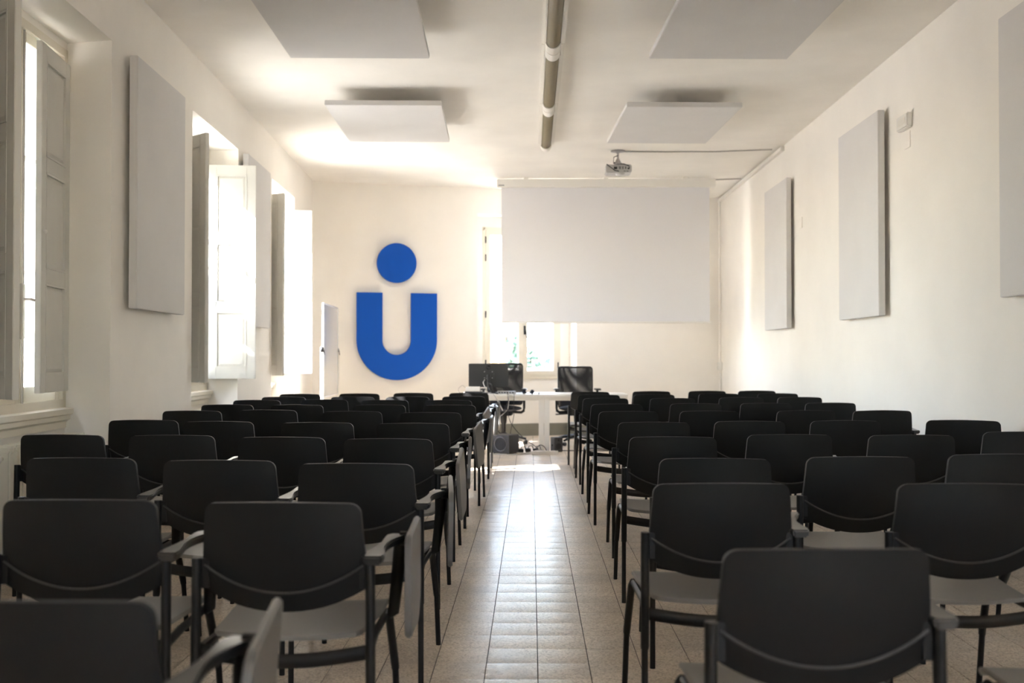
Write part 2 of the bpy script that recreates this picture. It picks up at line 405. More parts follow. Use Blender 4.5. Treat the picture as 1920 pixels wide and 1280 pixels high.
def side_window(n, r0, r1, w0, w1, near_free, far_free):
    root = struct(empty('window_%d' % n))
    root.matrix_world = m_l
    # local: x = u, y = v (into wall), z.  handedness: m_l maps (u,v,z)
    f = MB(); t0, t1 = VD - .01, VD + .07; fw = .055
    f.box(w0, w0 + fw, t0, t1, ZS, ZH); f.box(w1 - fw, w1, t0, t1, ZS, ZH)
    f.box(w0, w1, t0, t1, ZH - fw, ZH); f.box(w0, w1, t0, t1, ZS, ZS + .07)
    f.build('frame', M['frame'], root, bevel=.003)
    um = (w0 + w1) / 2
    g0, g1 = ZS + .07, ZH - fw
    for (a, b_) in ((w0 + fw, um), (um, w1 - fw)):
        s = MB(); st = .055; y0, y1 = VD + .012, VD + .055
        s.box(a + .002, a + st, y0, y1, g0, g1); s.box(b_ - st, b_ - .002, y0, y1, g0, g1)
        s.box(a + st, b_ - st, y0, y1, g0, g0 + .09); s.box(a + st, b_ - st, y0, y1, g1 - .06, g1)
        so = s.build('sash', M['frame'], root, bevel=.003)
        zz0, zz1 = g0 + .09, g1 - .06; hh = (zz1 - zz0) / 3
        for k in range(3):
            B(a + st - .004, b_ - st + .004, VD + .032, VD + .036, zz0 + k*hh, zz0 + (k+1)*hh).build('pane', M['glass'], so)
            if k: B(a + st, b_ - st, VD + .02, VD + .048, zz0 + k*hh - .012, zz0 + k*hh + .012).build('glazing_bar', M['frame'], so)
    # moulded sill below
    prof = [(VD, ZS - .11), (VD - .02, ZS - .11), (VD - .022, ZS - .07), (VD - .045, ZS - .055), (VD - .045, ZS - .03), (VD - .065, ZS - .02), (VD - .065, ZS + .012), (VD - .01, ZS + .018), (VD, ZS + .018)]
    MB().prism(prof, max(r0, w0 - .04), r1 + .05, 'x').build('sill', M['frame'], root, smooth=False)
    # cremone bolt on the meeting stile
    bo = MB().tube([(um, VD - .002, ZS + .03), (um, VD - .002, ZH - .06)], .007, 8).build('bolt', M['brass'], root, smooth=True)
    B(um - .014, um + .014, VD - .012, VD + .012, 1.30, 1.62).build('bolt_plate', M['brass'], bo, bevel=.003)
    MB().tube([(um, VD - .005, 1.53), (um + .004, VD - .045, 1.53), (um + .03, VD - .055, 1.525)], .009, 8).build('bolt_handle', M['brass'], bo, smooth=True)
    if n == 1:                                       # unseen louvred blind added outside the near sash to block sun
        for (a, b_) in ((w0 + .02, um - .035),):
            y0, y1 = VD + .19, VD + .225
            ob = MB().box(a, a + .05, y0, y1, ZS, ZH).box(b_ - .05, b_, y0, y1, ZS, ZH).box(a + .05, b_ - .05, y0, y1, ZS, ZS + .08).box(a + .05, b_ - .05, y0, y1, ZH - .08, ZH).build('added_sun_blind', M['paint'], root)
            sl = None
            for k in range(40):
                if sl is None:
                    sl = MB().prism([(VD + .192, ZS + .075), (VD + .200, ZS + .075), (VD + .223, ZS + .145), (VD + .215, ZS + .145)], a + .05, b_ - .05, 'x').build('slat', M['paint'], ob)
                else:
                    c = sl.copy(); COL.objects.link(c); c.location.z = k * .0528
    # shutters: (u, v) of the free edge
    hn = (w0 + fw, VD - .03); hf = (min(w1 - fw, r1 - .035) if n > 1 else 6.428, VD - .028)
    for h_, fr, sd in ((hn, near_free, 1), (hf, far_free, -1)):
        ang = math.atan2(fr[1] - h_[1], fr[0] - h_[0])
        shutter_leaf(root, h_, ang, width=math.hypot(fr[0] - h_[0], fr[1] - h_[1]), side=sd)
    return root
side_window(1, *WIN[0], (5.03, -.030), (5.90, .235))
side_window(2, *WIN[1], (8.36, -.09), (9.815, -.175))
side_window(3, *WIN[2], (11.47, -.13), (12.84, -.225))


# back window
def back_window():
    root = struct(empty('window_4')); root.matrix_world = m_b
    f = MB(); t0, t1 = ND - .015, ND + .06; fw = .05
    f.box(BW0, BW0 + fw, t0, t1, BZ0, BZ1); f.box(BW1 - fw, BW1, t0, t1, BZ0, BZ1)
    f.box(BW0, BW1, t0, t1, BZ0, BZ0 + .035); f.box(BW0, BW1, t0, t1, BZ1 - fw, BZ1)
    f.build('frame', M['frame'], root, bevel=.003)
    um = 3.152
    for (a, b_, hs) in ((BW0 + .045, um, -1), (um, BW1 - .045, 1)):
        y0, y1 = ND - .03, ND + .03; st = .07; z0, z1 = BZ0 + .03, BZ1 - .045
        s = MB().box(a, a + st, y0, y1, z0, z1).box(b_ - st, b_, y0, y1, z0, z1).box(a + st, b_ - st, y0, y1, z0, z0 + .065).box(a + st, b_ - st, y0, y1, z1 - .07, z1)
        so = s.build('sash', M['frame'], root, bevel=.004)
        B(a + st - .004, b_ - st + .004, ND - .004, ND + .004, z0 + .06, z1 - .065).build('pane', M['glass'], so)
        if hs < 0: B(a + st, b_ - st, ND - .012, ND + .012, 2.335, 2.355).build('glazing_bar', M['frame'], so)
        for hz in ((1.10, 1.83, 2.68, 2.95) if hs < 0 else (1.06, 2.0, 2.9)):
            x = a - .004 if hs < 0 else b_ + .004
            MB().tube([(x, y0 - .006, hz - .05), (x, y0 - .006, hz + .05)], .010, 8).build('hinge', M['handle'], so, smooth=True)
    h = B(um + .012, um + .040, ND - .045, ND - .03, 1.53, 1.665).build('handle', M['handle'], root, bevel=.004)
    MB().tube([(um + .026, ND - .045, 1.60), (um + .028, ND - .075, 1.595), (um + .05, ND - .078, 1.48)], .010, 8).build('lever', M['handle'], h, smooth=True)
    B(NS0 + .001, NS1 - .001, ND - .03, ND - .001, BZ0 - .028, BZ0 - .001).build('sill', M['frame'], root, bevel=.004)
back_window()

for n_, (a, b_) in enumerate(FILL_WIN):  # frame and sashes of the added fill window
    root = struct(empty('window_%d' % (5 + n_)))
    y0, y1 = REAR - .16, REAR - .10; mid = (a + b_) / 2
    MB().box(a, a + .05, y0, y1, RZ0, RZ1).box(b_ - .05, b_, y0, y1, RZ0, RZ1).box(a, b_, y0, y1, RZ0, RZ0 + .05).box(a, b_, y0, y1, RZ1 - .05, RZ1).build('frame', M['frame'], root)
    for (c0, c1) in ((a + .05, mid), (mid, b_ - .05)):
        so = MB().box(c0, c0 + .05, y0 + .01, y1 - .01, RZ0 + .05, RZ1 - .05).box(c1 - .05, c1, y0 + .01, y1 - .01, RZ0 + .05, RZ1 - .05).box(c0 + .05, c1 - .05, y0 + .01, y1 - .01, RZ0 + .05, RZ0 + .12).box(c0 + .05, c1 - .05, y0 + .01, y1 - .01, RZ1 - .11, RZ1 - .05).build('sash', M['frame'], root)
        B(c0 + .045, c1 - .045, REAR - .132, REAR - .128, RZ0 + .11, RZ1 - .10).build('pane', M['glass'], so)

# radiators under the left windows
def radiator(name, u0, u1, label):
    root = empty(name); root.matrix_world = m_l
    tag(root, label, 'radiator', 'radiators below the windows')
    n = int((u1 - u0) / .052)
    sec = None
    for k in range(n):
        a = u0 + k * .052
        if sec is None:
            e = MB().box(a, a + .044, .145, .235, .12, .70).box(a + .006, a + .038, .135, .245, .10, .13).box(a + .006, a + .038, .135, .245, .69, .725)
            sec = e.build('section', M['radiator'], root, bevel=.010)
        else:
            c = sec.copy(); COL.objects.link(c); c.location.x = k * .052
    MB().tube([(u0 - .06, .19, .66), (u1, .19, .66)], .014, 8).build('header_pipe', M['radiator'], root, smooth=True)
    MB().lathe([(.016, 0), (.02, .02), (.02, .06), (.014, .07)], 12, (u0 - .09, .19, .66), 'x').build('valve', M['whiteplastic'], root, smooth=True)
    for a in (u0, u1 - .04):
        B(a, a + .02, .235, .31, .5, .53).build('bracket', M['radiator'], root)
        B(a, a + .02, .18, .20, 0, .12).build('foot', M['radiator'], root)
radiator('radiator', 5.36, 6.42, 'cream sectional radiator under the nearest, almost shuttered window')
radiator('radiator', 8.72, 9.72, 'cream sectional radiator under the middle window of the left wall')

# ------------------------------------------------------------------ acoustic panels
def wall_panel_left(u0, u1, z0, z1, label):
    root = empty('acoustic_panel'); root.matrix_world = m_l; tag(root, label, 'acoustic panel', 'acoustic panels on the walls')
    B(u0, u1, -.088, -.034, z0, z1).build('board', M['panel'], root, bevel=.004)
    for a in (u0 + .15, u1 - .2):
        for z in (z0 + .2, z1 - .25): B(a, a + .05, -.0345, 0, z, z + .05).build('standoff', M['steel'], root)
wall_panel_left(6.64, 7.73, 1.515, 3.172, 'tall pale grey acoustic panel between nearest and middle left windows')
wall_panel_left(9.88, 10.94, 1.50, 3.168, 'tall pale acoustic panel half hidden behind the open white shutter')
def wall_panel_right(y0, y1, z0, z1, label):
    root = tag(empty('acoustic_panel', (RX, y0, 0)), label, 'acoustic panel', 'acoustic panels on the walls')
    B(-.088, -.034, 0, y1 - y0, z0, z1).build('board', M['panel'], root, bevel=.004)
    for a in (.15, y1 - y0 - .2):
        for z in (z0 + .2, z1 - .25): B(-.0345, 0, a, a + .05, z, z + .05).build('standoff', M['steel'], root)
wall_panel_right(5.23, 6.31, 1.56, 3.27, 'tall grey acoustic panel cut by the right edge of the photo')
wall_panel_right(8.49, 9.58, 1.537, 3.237, 'tall grey acoustic panel beside the small white wall box')
wall_panel_right(11.53, 12.61, 1.518, 3.208, 'farthest tall acoustic panel on the right wall, nearest the screen')

def ceiling_panel(cx, cy_, rot, label, lx=1.07, ly=1.62):
    root = tag(empty('ceiling_panel', (cx, cy_, 3.5), rot), label, 'acoustic panel', 'acoustic panels under the ceiling')
    B(-lx/2, lx/2, -ly/2, ly/2, 0, .045).build('board', M['panel'], root, bevel=.004)
    for sx in (-1, 1):
        for sy in (-1, 1):
            MB().tube([(sx * .2, sy * .3, .044), (sx * .2, sy * .3, .165)], .005, 6).build('hanger', M['steel'], root)
ceiling_panel(-1.384, 10.13, R(2.0), 'pale square-edged ceiling panel farther back, left of the lamp line')
ceiling_panel(-1.292, 7.04, R(2.0), 'near ceiling panel left of the lamp line, cut by the top edge')
ceiling_panel(1.385, 10.25, R(2.3), 'pale ceiling panel farther back, right of the lamp line above the projector')
ceiling_panel(1.475, 7.11, R(2.0), 'near ceiling panel right of the lamp line, cut by the top edge')

# ------------------------------------------------------------------ linear ceiling lamps
def lamp(y0, y1, label):
    root = tag(empty('ceiling_lamp', (0.17, y0, H)), label, 'lamp', 'line of tube ceiling lamps')
    L = y1 - y0
    B(-.088, .092, 0, L, -.035, 0).build('back_plate', M['lampwhite'], root, bevel=.004)
    def half(rad, a, b_, nm, m, n=14):
        e = MB(); pts = [(math.cos(math.pi + math.pi * k / n) * rad, -.055 + math.sin(math.pi + math.pi * k / n) * rad * 1.1) for k in range(n + 1)]
        pts = [(-rad, -.034)] + pts + [(rad, -.034)]
        e.prism(pts, a, b_, 'y'); return e.build(nm, m, root, smooth=True)
    half(.062, 0.004, .165, 'end_cap', M['lampwhite']); half(.062, L - .165, L - .004, 'end_cap', M['lampwhite'])
    half(.055, .165, L - .165, 'louvre', M['louvre'])
    for s in (-1, 1):
        B(s * .060 - .006, s * .060 + .006, .16, L - .16, -.075, -.034).build('side_rail', M['lampwhite'], root, bevel=.002)
lamp(9.835, 11.72, 'farthest tube lamp with olive louvre in the ceiling line')
lamp(7.945, 9.83, 'middle tube lamp with olive louvre in the ceiling line')
lamp(6.055, 7.94, 'nearest tube lamp with olive louvre, cut by the top edge')

# ------------------------------------------------------------------ projection screen, projector, trunking
root = tag(empty('projection_screen', (1.03, 14.1, 0)), 'large white pull-down projection screen hanging in front of the back window', 'projection screen')
B(-1.50, 1.50, -.05, .06, 3.525, 3.64).build('case', M['whiteplastic'], root, bevel=.008)
B(-1.44, 1.42, -.002, .002, 1.675, 3.53).build('fabric', M['screen'], root)
MB().tube([(-1.455, 0, 1.668), (1.435, 0, 1.668)], .012, 10).build('bottom_bar', M['whiteplastic'], root, smooth=True)
B(-1.48, -1.40, -.052, -.049, 3.545, 3.56).build('maker_label', M['ink'], root)
for x in (-1.1, 0, 1.1): B(x - .03, x + .03, -.03, .03, 3.638, H).build('bracket', M['whiteplastic'], root)

root = tag(empty('projector', (1.04, 12.27, H)), 'small grey projector hanging from the ceiling on a round mount', 'projector')
MB().lathe([(.085, 0), (.085, -.012), (.03, -.02), (.018, -.03)], 20).build('ceiling_plate', M['steel'], root, smooth=True)
MB().tube([(0, 0, -.02), (0, 0, -.115)], .013, 10).build('mount_pole', M['steel'], root, smooth=True)
MB().lathe([(.012, -.09), (.045, -.155), (.05, -.165)], 14).build('mount_cone', M['steel'], root, smooth=True)
body = B(-.145, .165, -.02, .24, -.262, -.165).build('body', M['projector'], root, bevel=.012)
for (x0, x1, z0, z1) in ((-.05, -.01, -.225, -.195), (.01, .035, -.205, -.195), (.012, .034, -.222, -.212), (.05, .066, -.206, -.194), (.05, .066, -.222, -.212), (.085, .097, -.222, -.194), (.115, .135, -.226, -.206), (.07, .083, -.252, -.243), (.09, .098, -.252, -.245), (.108, .122, -.253, -.243)):
    B(x0, x1, -.0225, -.019, z0, z1).build('port', M['handle'], body)
MB().lathe([(.055, 0), (.05, -.018), (.03, -.03)], 18, (.03, .05, -.262)).build('lens_dome', M['projector'], root, smooth=True)
for pts in ([(-.135, -.02, -.165), (-.1, -.05, -.20), (-.04, -.05, -.245), (.01, -.03, -.25)], [(-.055, 0, -.15), (0, -.03, -.16), (.07, -.03, -.165), (.13, -.045, -.19), (.135, -.03, -.215)], [(0, -.01, -.06), (-.05, -.02, -.08), (-.055, -.02, -.14), (.0, -.03, -.165)]):
    MB().tube(pts, .006, 6).build('lead', M['cableb'], root, smooth=True)

tag(MB().tube([(1.10, 12.28, H - .008), (1.6, 12.30, H - .009), (2.2, 12.31, H - .008), (2.86, 12.18, H - .01)], .008, 6).build('ceiling_cable', M['cablew'], smooth=True), 'thin pale cable running along the ceiling from projector to right wall', 'cable')
tag(MB().tube([(-.45, 14.28, H - .009), (.4, 14.31, H - .009), (1.3, 14.33, H - .009), (2.2, 14.33, H - .009), (2.90, 14.18, H - .01)], .009, 6).build('ceiling_cable', M['cablew'], smooth=True), 'thin pale cable along the ceiling just above the screen case', 'cable')
root = tag(empty('cable_trunking', (RX, 11.98, 3.60)), 'white cable trunking along the top of the right wall', 'trunking')
B(-.045, 0, 0, 4.0, 0, .045).build('channel', M['whiteplastic'], root, bevel=.003)
B(-.048, 0, -.012, .01, -.004, .049).build('end_cap', M['whiteplastic'], root, bevel=.003)
root = tag(empty('corner_conduit', (RX - .03, 15.93, 0)), 'thin white conduit running down the back right corner', 'conduit')
MB().tube([(0, 0, 0), (0, 0, 3.6)], .016, 8).build('pipe', M['plaster'], root, smooth=True)
B(-.035, .029, -.05, .02, .99, 1.11).build('junction_box', M['whiteplastic'], root, bevel=.006)

root = tag(empty('wall_box', (RX, 8.075, 2.98)), 'small white box high on the right wall between two panels', 'wall box')
B(-.045, 0, -.115, .115, 0, .115).build('housing', M['whiteplastic'], root, bevel=.008)
B(-.048, -.044, -.085, .085, .03, .085).build('front_cover', M['lampwhite'], root, bevel=.001)
tag(B(RX - .007, RX, 8.0, 8.12, 2.83, 2.96).build('cover_plate', M['plaster'], bevel=.002), 'flat cream cover plate just below the small white wall box', 'cover plate')
tag(B(RX - .01, RX, 11.18, 11.26, 2.60, 2.72).build('cover_plate', M['plaster'], bevel=.002), 'narrow cream cover plate beside the farthest right wall panel', 'cover plate')

# ------------------------------------------------------------------ blue wall sign
def sign(name, poly_outer, label, loc):
    root = tag(empty(name), label, 'wall sign', 'blue wall emblem')
    root.matrix_world = m_b
    MB().prism(poly_outer, -.085, -.03, 'y').build('face', M['blue'], root)
    return root
cs, cz, cr = 1.170, 2.531, .283
s1 = sign('sign_dot', [(cs + cr * math.cos(2*math.pi*k/64), cz + cr * math.sin(2*math.pi*k/64)) for k in range(64)], 'round blue dot of the emblem on the back wall', None)
uo0, uo1, ui0, ui1, ut = .602, 1.752, .966, 1.376, 2.105
uc = (uo0 + uo1) / 2; ro_ = (uo1 - uo0) / 2; ic = (ui0 + ui1) / 2; ri = (ui1 - ui0) / 2
zc_o = .862 + ro_; zc_i = 1.222 + ri
poly = [(uo0, ut)] + [(uc + ro_ * math.cos(math.pi + math.pi*k/40), zc_o + ro_ * math.sin(math.pi + math.pi*k/40)) for k in range(41)] + [(uo1, ut), (ui1, ut)] + \
       [(ic + ri * math.cos(-math.pi*k/28), zc_i + ri * math.sin(-math.pi*k/28)) for k in range(29)] + [(ui0, ut)]
s2 = sign('sign_letter', poly, 'thick blue letter U mounted on the back wall below the dot', None)
for s_, pts in ((s1, [(cs - .1, cz), (cs + .1, cz)]), (s2, [(uo0 + .15, 1.7), (uo1 - .15, 1.7), (uc, 1.05)])):
    for p in pts: B(p[0] - .02, p[0] + .02, -.031, 0, p[1] - .02, p[1] + .02).build('standoff', M['bluecard'], s_)

# ------------------------------------------------------------------ whiteboard stand
root = tag(empty('whiteboard_stand', (-2.57, 12.55, 0), R(3.2)), 'tall whiteboard turned side-on on a white stand in the left corner', 'whiteboard')
bd = B(-.009, .009, .06, 1.36, .70, 1.85).build('board', M['board'], root, bevel=.002)
for (y0, y1, z0, z1) in ((.045, .065, .69, 1.86), (1.355, 1.375, .69, 1.86)): B(-.013, .013, y0, y1, z0, z1).build('edge_strip', M['alu'], bd, bevel=.002)
for (z0, z1) in ((.685, .703), (1.847, 1.865)): B(-.013, .013, .045, 1.375, z0, z1).build('edge_strip', M['alu'], bd, bevel=.002)
for y in (0.0, 1.42):
    B(-.022, .022, y - .022, y + .022, .05, 1.32).build('post', M['whiteplastic'], root, bevel=.004)
    k = MB().lathe([(.03, -.018), (.036, -.01), (.036, .012), (.028, .02)], 16, (.0, y - .01 if y < 1 else y + .0, 1.285), 'x').build('clamp_knob', M['handle'], root, smooth=True)
    MB().tube([(.02, y - .01, 1.285), (.03, y - .02, 1.22)], .006, 6).build('knob_lever', M['handle'], k, smooth=True)
    B(-.28, .28, y - .025, y + .025, .03, .07).build('foot', M['whiteplastic'], root, bevel=.004)
    for s in (-1, 1): MB().lathe([(.022, -.012), (.022, .012)], 12, (s * .25, y, .022), 'y').build('caster', M['handle'], root, smooth=True)
B(-.012, .012, .0, 1.42, .30, .34).build('cross_rail', M['whiteplastic'], root, bevel=.003)

# ------------------------------------------------------------------ audience chairs
def backrest_mesh():
    NA, NB = 5, 12
    half = [0, .12, .24, .36, .48, .58, .67, .75, .82, .87] + [.87 + .13 * math.sin(R(a)) for a in (22, 42, 60, 75, 90)]
    US = [-u for u in half[:0:-1]] + half; NU = len(US) - 1
    def zt(u): return 0.812 - 0.008 * u * u - 0.026 * (1 - math.sqrt(max(0, 1 - (max(0, abs(u) - .87) / .13) ** 2)))
    def zc(u): return 0.567 + 0.078 * u * u
    def zb(u): return 0.508 + 0.064 * abs(u) ** 2.2
    def pt(u, z, off):
        k = (z - .5) / .312
        hwid = 0.226 - 0.016 * max(0, min(1, (z - .6) / .21)) 
        x = u * hwid
        y = -0.200 - 0.068 * k + 0.038 * u * u - 0.012 * math.sin(math.pi * min(1, max(0, k)))
        return (x, y + off, z)
    rows = []
    for j in range(NA + 1):
        rows.append([(lambda u, f=j / NA: (u, zb(u) + (zc(u) - .007 - zb(u)) * f, -0.0075))(US[i]) for i in range(NU + 1)])
    rows.append([(US[i], zc(US[i]), 0.0) for i in range(NU + 1)])
    for j in range(1, NB + 1):
        rows.append([(lambda u, f=j / NB: (u, zc(u) + (zt(u) - zc(u)) * f, 0.0))(US[i]) for i in range(NU + 1)])
    e = MB(); nr = len(rows); nc = NU + 1
    back = [pt(u, z, o_) for r_ in rows for (u, z, o_) in r_]
    front = [pt(u, z, .016) for r_ in rows for (u, z, o_) in r_]
    ff = []
    for j in range(nr - 1):
        for i in range(NU):
            a = j * nc + i
            ff.append([a, a + 1, a + nc + 1, a + nc]); b_ = a + nr * nc
            ff.append([b_, b_ + nc, b_ + nc + 1, b_ + 1])
    N = nr * nc
    rim = [i for i in range(nc)] + [j * nc + NU for j in range(1, nr)] + [(nr - 1) * nc + i for i in range(NU - 1, -1, -1)] + [j * nc for j in range(nr - 2, 0, -1)]
    for q in range(len(rim)):
        a, b_ = rim[q], rim[(q + 1) % len(rim)]; ff.append([a, a + N, b_ + N, b_])
    return e.add(back + front, ff)
def seat_mesh():
    NU, NV = 16, 14; e = MB()
    top = []; bot = []
    for j in range(NV + 1):
        f = j / NV; y = -0.185 + 0.435 * f
        hwid = 0.205 + 0.022 * min(1, f * 1.6)
        if f > .9: hwid -= .02 * ((f - .9) / .1) ** 2
        if f < .1: hwid -= .015 * ((.1 - f) / .1) ** 2
        for i in range(NU + 1):
            u = -1 + 2 * i / NU
            z = 0.437 + 0.012 * f + 0.012 * u * u * (1 - .4 * f) - 0.006 * math.sin(math.pi * f)
            if f > .82: z -= 0.030 * ((f - .82) / .18) ** 2
            top.append((u * hwid, y + .012 * (1 - u * u) * (f - .2), z)); bot.append((u * hwid, y + .012 * (1 - u * u) * (f - .2), z - .014))
    nc = NU + 1; N = len(top); ff = []
    for j in range(NV):
        for i in range(NU):
            a = j * nc + i
            ff.append([a, a + 1, a + nc + 1, a + nc]); ff.append([a + N, a + N + nc, a + N + nc + 1, a + N + 1])
    rim = [i for i in range(nc)] + [j * nc + NU for j in range(1, NV + 1)] + [NV * nc + i for i in range(NU - 1, -1, -1)] + [j * nc for j in range(NV - 1, 0, -1)]
    for q in range(len(rim)):
        a, b_ = rim[q], rim[(q + 1) % len(rim)]; ff.append([a, a + N, b_ + N, b_])
    return e.add(top + bot, ff)

def make_chair():
    root = empty('lecture_chair')
    seat_mesh().build('seat', M['seat'], root, bevel=.003)
    bk_ = backrest_mesh().build('backrest', M['black'], root, bevel=.0035)
    pth = []
    for k in range(25):
        u = -.97 + 1.94 * k / 24; z = 0.562 + 0.078 * u * u; kk = (z - .5) / .312
        pth.append((u * (0.226 - 0.016 * max(0, (z - .6) / .21)), -0.200 - 0.068 * kk + 0.038 * u * u - 0.012 * math.sin(math.pi * kk) - .0055, z))
    MB().tube(pth, .0034, 6).build('moulded_ridge', M['ridge'], bk_, smooth=True)
    for s in (-1, 1):
        e = MB().tube([(s*.240, -.225, 0), (s*.239, -.222, .30)], .0105, 10)
        e.tube([(s*.239, -.222, .295), (s*.238, -.220, .305), (s*.236, -.214, .655)], [.0125, .0135, .0135], 10, sy=1.15)
        # shoulder plate that holds the backrest
        e.box(min(s*.205, s*.240), max(s*.205, s*.240), -.212, -.190, .572, .652)
        e.build('leg', M['tube'], root, smooth=True)
        f = MB().tube([(s*.240, .305, 0), (s*.237, .262, .22)], .0105, 10)
        f.tube([(s*.237, .264, .215), (s*.236, .258, .235), (s*.228, .190, .40), (s*.226, .165, .418)], [.0125, .0135, .0135, .0125], 10)
        f.build('leg', M['tube'], root, smooth=True)
    e = MB()
    n = 12
    path = [(-.236 + .472*k/n, -.205 - .020*math.sin(math.pi*k/n), .402 - .022*math.sin(math.pi*k/n)) for k in range(n + 1)]
    e.tube(path, .020, 8, sx=.55, sy=1.0)
    for s in (-1, 1): e.tube([(s*.234, -.21, .405), (s*.222, -.05, .408), (s*.224, .175, .415)], .012, 8)
    e.tube([(-.224, .16, .413), (.224, .16, .413)], .011, 8)
    e.build('seat_frame', M['tube'], root, smooth=True)
    return root
def add_arm(root):
    # bow-tie pad from the post forwards, then a strut down to the seat rail
    n = 10; vt = []; vb = []
    for k in range(n + 1):
        f = k / n; y = -.236 + .275 * f; cx = .244 + .042 * f * f
        wd = .024 + .010 * math.cos(2 * math.pi * f) + (.004 if k in (0, n) else 0)
        if k in (0, n): wd *= .7
        z = .664 + .012 * f + .012 * math.sin(math.pi * f * .9) * f
        for s in (-1, 1): vt.append((cx + s * wd, y, z - .0)); vb.append((cx + s * wd * .8, y, z - .024))
    e = MB(); N = len(vt); ff = []
    for k in range(n):
        a = 2 * k
        ff += [[a, a+1, a+3, a+2], [a+N, a+N+2, a+N+3, a+N+1], [a, a+2, a+N+2, a+N], [a+1, a+N+1, a+N+3, a+3]]
    ff += [[0, N, N+1, 1], [2*n, 2*n+1, 2*n+1+N, 2*n+N]]
    arm = e.add(vt + vb, ff).build('armrest', M['armpad'], root, bevel=.005)
    MB().tube([(.286, .022, .665), (.282, .035, .62), (.250, .128, .425), (.236, .138, .412)], [.015, .017, .015, .012], 10, sx=1.2, sy=.8).build('strut', M['tube'], arm, smooth=True)
    return arm
def tablet_outline():
    # writing tablet folded to hang beside the arm (y forward, z up), D shaped
    pts = []
    def arc(cy_, cz_, r, a0, a1, n=6):
        for k in range(n + 1):
            a = R(a0 + (a1 - a0) * k / n); pts.append((cy_ + r * math.cos(a), cz_ + r * math.sin(a)))
    arc(.20, .660, .045, 0, 90); arc(-.12, .655, .05, 90, 180); arc(-.13, .46, .04, 180, 250); arc(.12, .52, .125, 270, 360, 10)
    return pts
TAB = MB().prism(tablet_outline(), -.009, .009, 'x')
def add_tablet(root, arm, rx, ry, rz):
    t = TAB.build('writing_tablet', M['tablet'], root, bevel=.004) if 'tab' not in M else bpy.data.objects.new('writing_tablet', M['tab'])
    if 'tab' in M: COL.objects.link(t); t.parent = root
    else: M['tab'] = t.data
    piv = Vector((0, .02, .67)); rot = Matrix.Rotation(rz, 4, 'Z') @ Matrix.Rotation(ry, 4, 'Y') @ Matrix.Rotation(rx, 4, 'X')
    t.matrix_local = Matrix.Translation(Vector((.322, .0, 0)) + piv) @ rot @ Matrix.Translation(-piv)
    MB().tube([(.285, .02, .668), (.322, .02, .668)], .021, 12).build('tablet_hinge', M['tube'], root, smooth=True)
    return t

proto = make_chair()
proto_arm = copy_tree(proto); add_arm(proto_arm)
used = {'plain': False, 'arm': False}
LEFT = {
 'A': [(-.823, 1.61)], 'B': [(-1.24, 2.753), (-.671, 2.713)], 'C': [(-1.741, 3.895), (-1.179, 3.815), (-.644, 3.711)],
 'D': [(-2.35, 5.048), (-1.786, 5.025), (-1.213, 4.918), (-.683, 4.832)],
 'E': [(-2.385, 6.223), (-1.886, 6.104), (-1.267, 6.016), (-.695, 5.955)],
 'F': [(-2.445, 7.301), (-1.925, 7.421), (-1.277, 7.245), (-.702, 7.104)],
 'G': [(-2.47, 8.24), (-1.897, 8.223), (-1.229, 8.217), (-.66, 8.201)],
 'H': [(-2.461, 9.104), (-1.877, 9.228), (-1.314, 9.125), (-.745, 9.136)],
 'I': [(-2.395, 9.832), (-1.734, 9.87), (-1.20, 9.879), (-.66, 9.996)],
 'J': [(-2.414, 10.607), (-1.811, 10.726), (-1.261, 10.893), (-.669, 10.953)]}
RIGHT = {
 'A': [(.607, 2.076), (1.33, 2.05)], 'B': [(.591, 3.148), (1.348, 3.156)], 'C': [(.706, 3.921), (1.291, 3.998), (1.889, 4.113)],
 'D': [(.691, 4.974), (1.299, 5.134), (1.898, 5.111), (2.568, 5.339)],
 'E': [(.73, 6.078), (1.323, 6.19), (1.919, 6.252), (2.64, 6.30)],
 'F': [(.695, 7.275), (1.28, 7.336), (1.994, 7.422), (2.545, 7.432)],
 'G': [(.705, 8.392), (1.368, 8.5), (1.966, 8.579), (2.529, 8.659)],
 'H': [(.699, 9.573), (1.328, 9.585), (2.008, 9.785), (2.583, 9.86)],
 'I': [(.691, 10.427), (1.265, 10.526), (1.976, 10.781), (2.61, 10.855)],
 'J': [(.652, 11.31), (1.352, 11.496), (1.997, 11.615), (2.573, 11.698)]}
ORD = {'A': 'first', 'B': 'second', 'C': 'third', 'D': 'fourth', 'E': 'fifth', 'F': 'sixth', 'G': 'seventh', 'H': 'eighth', 'I': 'ninth', 'J': 'tenth'}
NTH = ['beside the aisle', 'second from the aisle', 'third from the aisle', 'fourth from the aisle']
YAW = {('R', 'E', 3): -14, ('R', 'D', 3): -5, ('R', 'A', 0): 2, ('R', 'C', 1): 1.5}
rnd = random.Random(3)
def place(side, row, idx, x, y):
    arm = not (side == 'R' and row == 'A' and idx == 1)
    src = proto_arm if arm else proto; key = 'arm' if arm else 'plain'
    if used[key]: o = copy_tree(src)
    else: o = src; used[key] = True
    a = R(YAW.get((side, row, idx), rnd.uniform(-2.0, 2.0)))
    # the measured point is the middle of the backrest's top edge, local (0,-0.268)
    o.location = (x - 0.268 * math.sin(a), y + 0.268 * math.cos(a), 0); o.rotation_euler.z = a
    blk = 'left' if side == 'L' else 'right'
    nth = (3 - idx if row > 'C' else {'A': 0, 'B': 1 - idx, 'C': 2 - idx}[row]) if side == 'L' else idx
    tablet = side == 'L' and nth == 0
    lab = 'black plastic chair%s, %s block, %s row from the camera, %s' % (' with folded tablet' if tablet else '', blk, ORD[row], NTH[nth])
    tag(o, lab, 'chair', 'black lecture chairs in rows, %s of the aisle' % blk)
    return o, tablet
tabs = []
